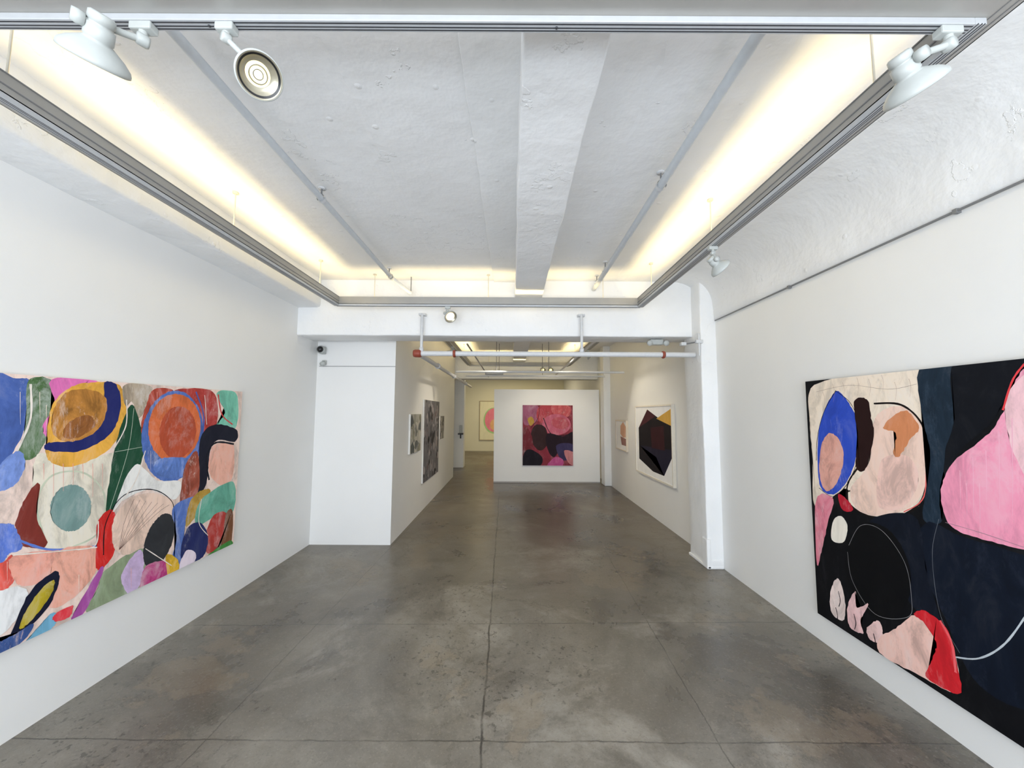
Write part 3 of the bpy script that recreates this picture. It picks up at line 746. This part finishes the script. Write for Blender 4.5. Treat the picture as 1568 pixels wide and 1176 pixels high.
# --- framed geometric work, right wall
c = Canvas('framed_geometric_painting', 'x-', XR, 5.48, 7.05, 0.67, 1.81, 0.035, base=(246, 244, 240), frame=(232, 226, 212), bvar=0.04)
S = c.shape
S([(991, 627), (1008, 640), (1032, 653), (1034, 690), (1017, 729), (1000, 722), (979, 702), (978, 655)], (16, 11, 14), 0.05, sm=False)
S([(1005, 641), (1033, 622), (1033, 655)], (202, 158, 66), 0.08, sm=False)
S([(991, 627), (1004, 637), (978, 655)], (64, 22, 28), 0.1, sm=False)
S([(980, 682), (1034, 690), (1017, 729), (1005, 700)], (24, 22, 42), 0.1, sm=False)
S([(996, 655), (1016, 652), (1018, 690), (998, 686)], (48, 12, 18), 0.1, sm=False)
c.done()
c = Canvas('framed_small_painting', 'x-', XR, 7.68, 8.42, 0.95, 1.53, 0.03, base=(240, 236, 230), frame=(222, 210, 190), bvar=0.04)
S = c.shape
S([(950, 652), (954, 646), (959, 655), (960, 670), (954, 670), (950, 664)], (208, 160, 130), 0.14, sm=False)
S([(950, 668), (960, 673), (961, 684), (952, 681)], (150, 106, 96), 0.14, sm=False)
c.done()

# --- busy monochrome works, corridor wall
def busy(name, s0, s1, t0, t1, base, cols, n):
    c = Canvas(name, 'x+', XB, s0, s1, t0, t1, 0.03, base=base)
    for k in range(n):
        s_ = random.uniform(s0, s1); t_ = random.uniform(t0, t1); r = random.uniform(0.03, 0.12)
        P = smooth_pts([(s_+r*random.uniform(0.4, 1.2)*math.cos(a), t_+r*random.uniform(0.4, 1.2)*math.sin(a)) for a in [i*math.pi/3 for i in range(6)]])
        c.poly(P, random.choice(cols), 0.28)
    c.done()
busy('monochrome_painting', 5.72, 6.38, 1.07, 1.67, (170, 168, 158), [(110, 112, 106), (186, 182, 170), (140, 138, 120), (90, 94, 92)], 40)
busy('monochrome_painting', 6.6, 7.95, 0.48, 1.92, (100, 98, 102), [(52, 52, 60), (136, 132, 134), (84, 76, 80), (150, 142, 142), (40, 40, 44), (104, 88, 90)], 90)
busy('monochrome_painting', 8.08, 8.55, 1.13, 1.62, (120, 118, 112), [(60, 60, 60), (160, 156, 150)], 20)

# --- round pink/yellow picture on far wall
c = Canvas('framed_circle_painting', 'y-', YE, -1.42, -0.3, 0.5, 2.2, 0.03, base=(232, 224, 190), frame=(170, 150, 110), bvar=0.04)
P = lambda cx, cz, r: [(cx+r*math.cos(t)*0.8, cz+r*math.sin(t)) for t in [i*math.pi/16 for i in range(32)]]
c.poly(P(-0.80, 1.35, 0.58), (170, 205, 140), 0.1); c.poly(P(-0.78, 1.37, 0.53), (236, 128, 146), 0.1); c.poly(P(-0.78, 1.16, 0.24), (238, 176, 124), 0.1)
c.done()
b = B()
b.box(-1.66, -1.50, 11.74, 11.898, 1.02, 1.06, M_dark, 0.005); b.box(-1.62, -1.54, 11.80, 11.898, 1.06, 1.30, M_white, 0.01); b.box(-1.60, -1.56, 11.79, 11.82, 0.9, 1.02, M_dark, 0.005)
b.fin('wall_shelf')

# ---------------------------------------------------------------- light
w = bpy.data.worlds.new('world'); sc.world = w; w.use_nodes = True
bg = w.node_tree.nodes['Background']; bg.inputs[0].default_value = (0.75, 0.86, 1.0, 1); bg.inputs[1].default_value = 1.5
# daylight through the storefront window: main sky light plus bluish low light from the street
area('window_daylight', (-0.1, YF-0.3, 1.7), 4.4, 2.2, 165, (0.95, 0.97, 1.0), (math.radians(-93), 0, math.pi))
area('window_daylight', (-0.1, YF-0.28, 0.75), 4.4, 0.9, 55, (0.66, 0.82, 1.0), (math.radians(-90), 0, math.pi))
def spot(name, loc, tgt, p, ang, col=(1, 0.9, 0.74)):
    d = bpy.data.lights.new(name, 'SPOT'); d.energy = p; d.spot_size = math.radians(ang); d.spot_blend = 0.8; d.color = col; d.shadow_soft_size = 0.04
    o = bpy.data.objects.new(name, d); o.location = loc; o.rotation_euler = (Vector(tgt)-Vector(loc)).to_track_quat('-Z', 'Y').to_euler(); sc.collection.objects.link(o)
spot('spot_beam', (1.0, 7.2, 2.6), (0.9, 9.4, 1.2), 65, 75)
spot('spot_beam', (0.6, 7.0, 2.75), (2.3, 6.5, 1.2), 65, 85)
spot('spot_beam', (0.0, 7.0, 2.75), (-1.5, 7.0, 1.2), 50, 80)
area('side_room_light', (0.0, 14.5, 3.2), 2.5, 2.5, 75, (1.0, 0.87, 0.58))
